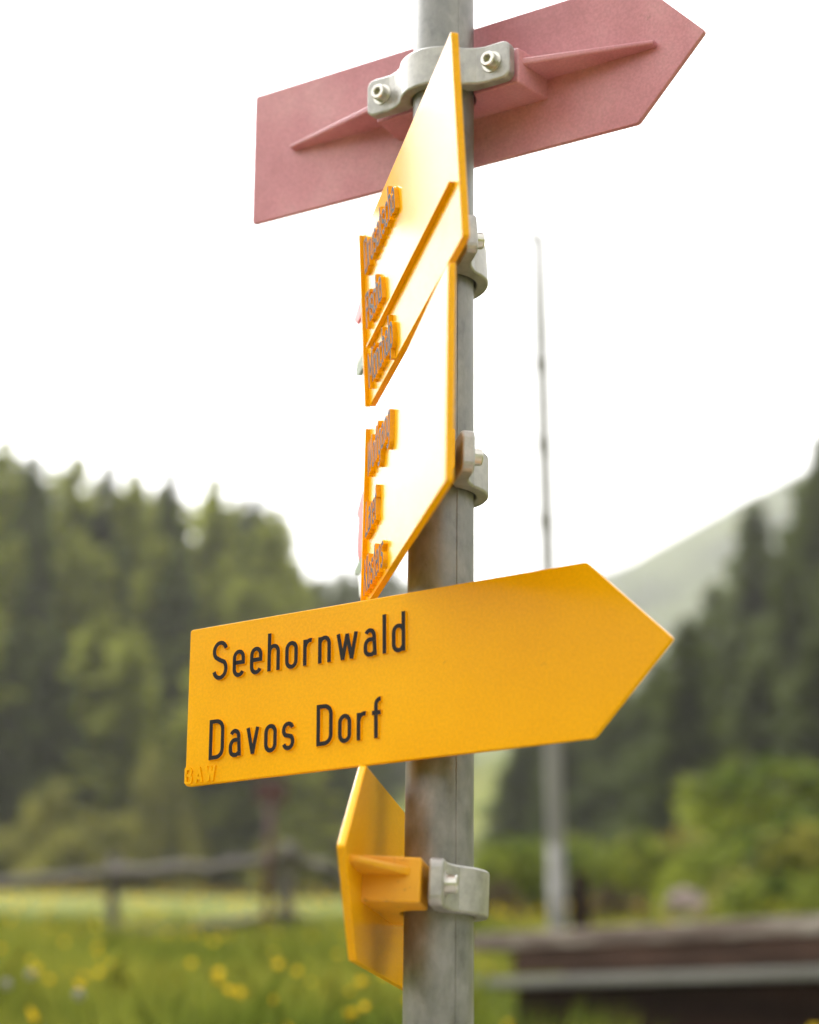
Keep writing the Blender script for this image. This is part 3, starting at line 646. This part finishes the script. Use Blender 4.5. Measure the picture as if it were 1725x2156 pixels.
# ------------------------------------------------------------------ grass and flowers
rg = np.random.RandomState(3)
def scatter(n, r0, r1, a0, a1, pw=1.0):
    r = r0 + (r1 - r0) * rg.rand(n) ** pw; a = np.radians(a0 + (a1 - a0) * rg.rand(n))
    x, y = r * np.sin(a), r * np.cos(a); z = np.array([ground_z(p, q) for p, q in zip(x, y)]); return x, y, z
def blades(name, n, r0, r1, hh, wd, a0=-19, a1=19):
    x, y, z = scatter(n, r0, r1, a0, a1, 1.0); th = rg.rand(n) * 2 * np.pi; ht = hh * rg.uniform(.5, 1.25, n) * (.85 + .8 * np.array([noise.noise(Vector((p * 1.1, q * 1.1, 5))) for p, q in zip(x, y)]))
    dx, dy = np.cos(th) * wd, np.sin(th) * wd; lx, ly = rg.randn(n) * ht * .25, rg.randn(n) * ht * .25
    Vv = np.stack([np.column_stack([x - dx, y - dy, z - .02]), np.column_stack([x + dx, y + dy, z - .02]),
                   np.column_stack([x + lx * .5 + dx * .6, y + ly * .5 + dy * .6, z + ht * .6]), np.column_stack([x + lx * 1.5, y + ly * 1.5, z + ht]), np.column_stack([x + lx * .5 - dx * .6, y + ly * .5 - dy * .6, z + ht * .6])], 1).reshape(-1, 3)
    return tag(mesh_np(name, Vv, np.arange(n * 5).reshape(-1, 5), 5, (M['grass'],)), 'long green meadow grass around the signpost and up to the fence' if a0 < 0 else 'taller grass growing in front of the timber table', 'grass', kind='stuff')
blades('meadow_grass', 60000, 3.2, 17, .21, .006)
blades('tall_grass', 1300, 7.4, 8.1, .30, .007, 3.6, 15)
def flower_head(bm, c, r, petals, tilt):
    ctr = bm.verts.new(c)
    ring = []
    for k in range(petals * 2):
        a = math.pi * k / petals; rr_ = r * (1 if k % 2 else .72)
        ring.append(bm.verts.new(c + Vector((rr_ * math.cos(a), rr_ * math.sin(a), .35 * r + tilt[0] * math.cos(a) * r + tilt[1] * math.sin(a) * r))))
    for k in range(len(ring)): bm.faces.new((ctr, ring[k], ring[(k + 1) % len(ring)]))
fl_me = []
for k in range(3):
    bm = bmesh.new(); flower_head(bm, Vector((0, 0, 0)), .0135, 5, (rnd.uniform(-.8, .8), rnd.uniform(-.9, .2))); flower_head(bm, Vector((.002, 0, .001)), .012, 5, (rnd.uniform(-.5, .5), -.8))
    me = bpy.data.meshes.new('flower_head'); bm.to_mesh(me); bm.free(); me.materials.append(M['petal']); fl_me.append(me)
bm = bmesh.new(); tube(bm, (0, 0, 0), (0, 0, 1), .0015, .0012, 5); st_me = bpy.data.meshes.new('stem'); bm.to_mesh(st_me); bm.free(); st_me.materials.append(M['grass'])
spots = [(-11.4, 4.0), (-9.6, 3.9), (-8.3, 4.1), (-7.0, 4.3), (-5.9, 4.4), (-4.6, 4.2), (-3.0, 4.4), (-1.9, 4.7), (3.3, 4.4), (4.7, 4.2), (5.1, 4.35), (5.6, 4.3), (12.6, 4.3), (9.9, 4.5)]
while len(spots) < 46: spots.append((rnd.uniform(-14, 6), 4.1 + 2.2 * rnd.random() ** 1.3))
for az, r in spots:
    x, y = r * math.sin(R(az)), r * math.cos(R(az)); z = ground_z(x, y); ht = rnd.uniform(.20, .30)
    o = empty('buttercup', loc=(x, y, z)); tag(o, 'yellow buttercup standing in the long grass at the bottom of the view', 'flower', 'buttercups in the near meadow'); o.rotation_euler = (rnd.uniform(-.2, .2), rnd.uniform(-.2, .2), rnd.random() * 6)
    t = bpy.data.objects.new('stem', st_me); col.objects.link(t); t.parent = o; t.scale = (1, 1, ht)
    hd = bpy.data.objects.new('flower_head', rnd.choice(fl_me)); col.objects.link(hd); hd.parent = o; hd.location = (0, 0, ht); hd.scale = [rnd.uniform(.85, 1.2)] * 3; hd.rotation_euler = (0, 0, 0)
def far_flowers(name, n, r0, r1, size, mat, label, a0=-18, a1=18):
    x, y, z = scatter(n, r0, r1, a0, a1); s_ = size * rg.uniform(.6, 1.2, n); z = z + rg.uniform(.16, .3, n); Vv = []
    for k in range(6): Vv.append(np.column_stack([x + s_ * math.cos(k * 1.047), y + s_ * .5 * math.sin(k * 1.047), z + s_ * .8 * math.sin(k * 1.047)]))
    tag(mesh_np(name, np.stack(Vv, 1).reshape(-1, 3), np.arange(n * 6).reshape(-1, 6), 6, (M[mat],)), label, 'flowers', kind='stuff')
far_flowers('meadow_flowers', 260, 5, 17, .013, 'petal', 'yellow flowers scattered through the meadow up to the fence')
far_flowers('far_meadow_flowers', 900, 17, 60, .025, 'petal', 'yellow flowers colouring the far pasture behind the fence')
for az, r in [(-12.3, 4.9), (-11.6, 5.3), (-10.1, 4.6)]:
    x, y = r * math.sin(R(az)), r * math.cos(R(az)); z = ground_z(x, y)
    o = empty('dandelion_clock', loc=(x, y, z)); tag(o, 'whitish dandelion seed head in the grass at the lower left', 'flower', 'dandelion seed heads in the meadow')
    t = bpy.data.objects.new('stem', st_me); col.objects.link(t); t.parent = o; t.scale = (1, 1, .27)
    bm = bmesh.new(); bmesh.ops.create_icosphere(bm, subdivisions=2, radius=.014, matrix=Matrix.Translation((0, 0, .28))); link('seed_head', bm, o, (M['clock'],))
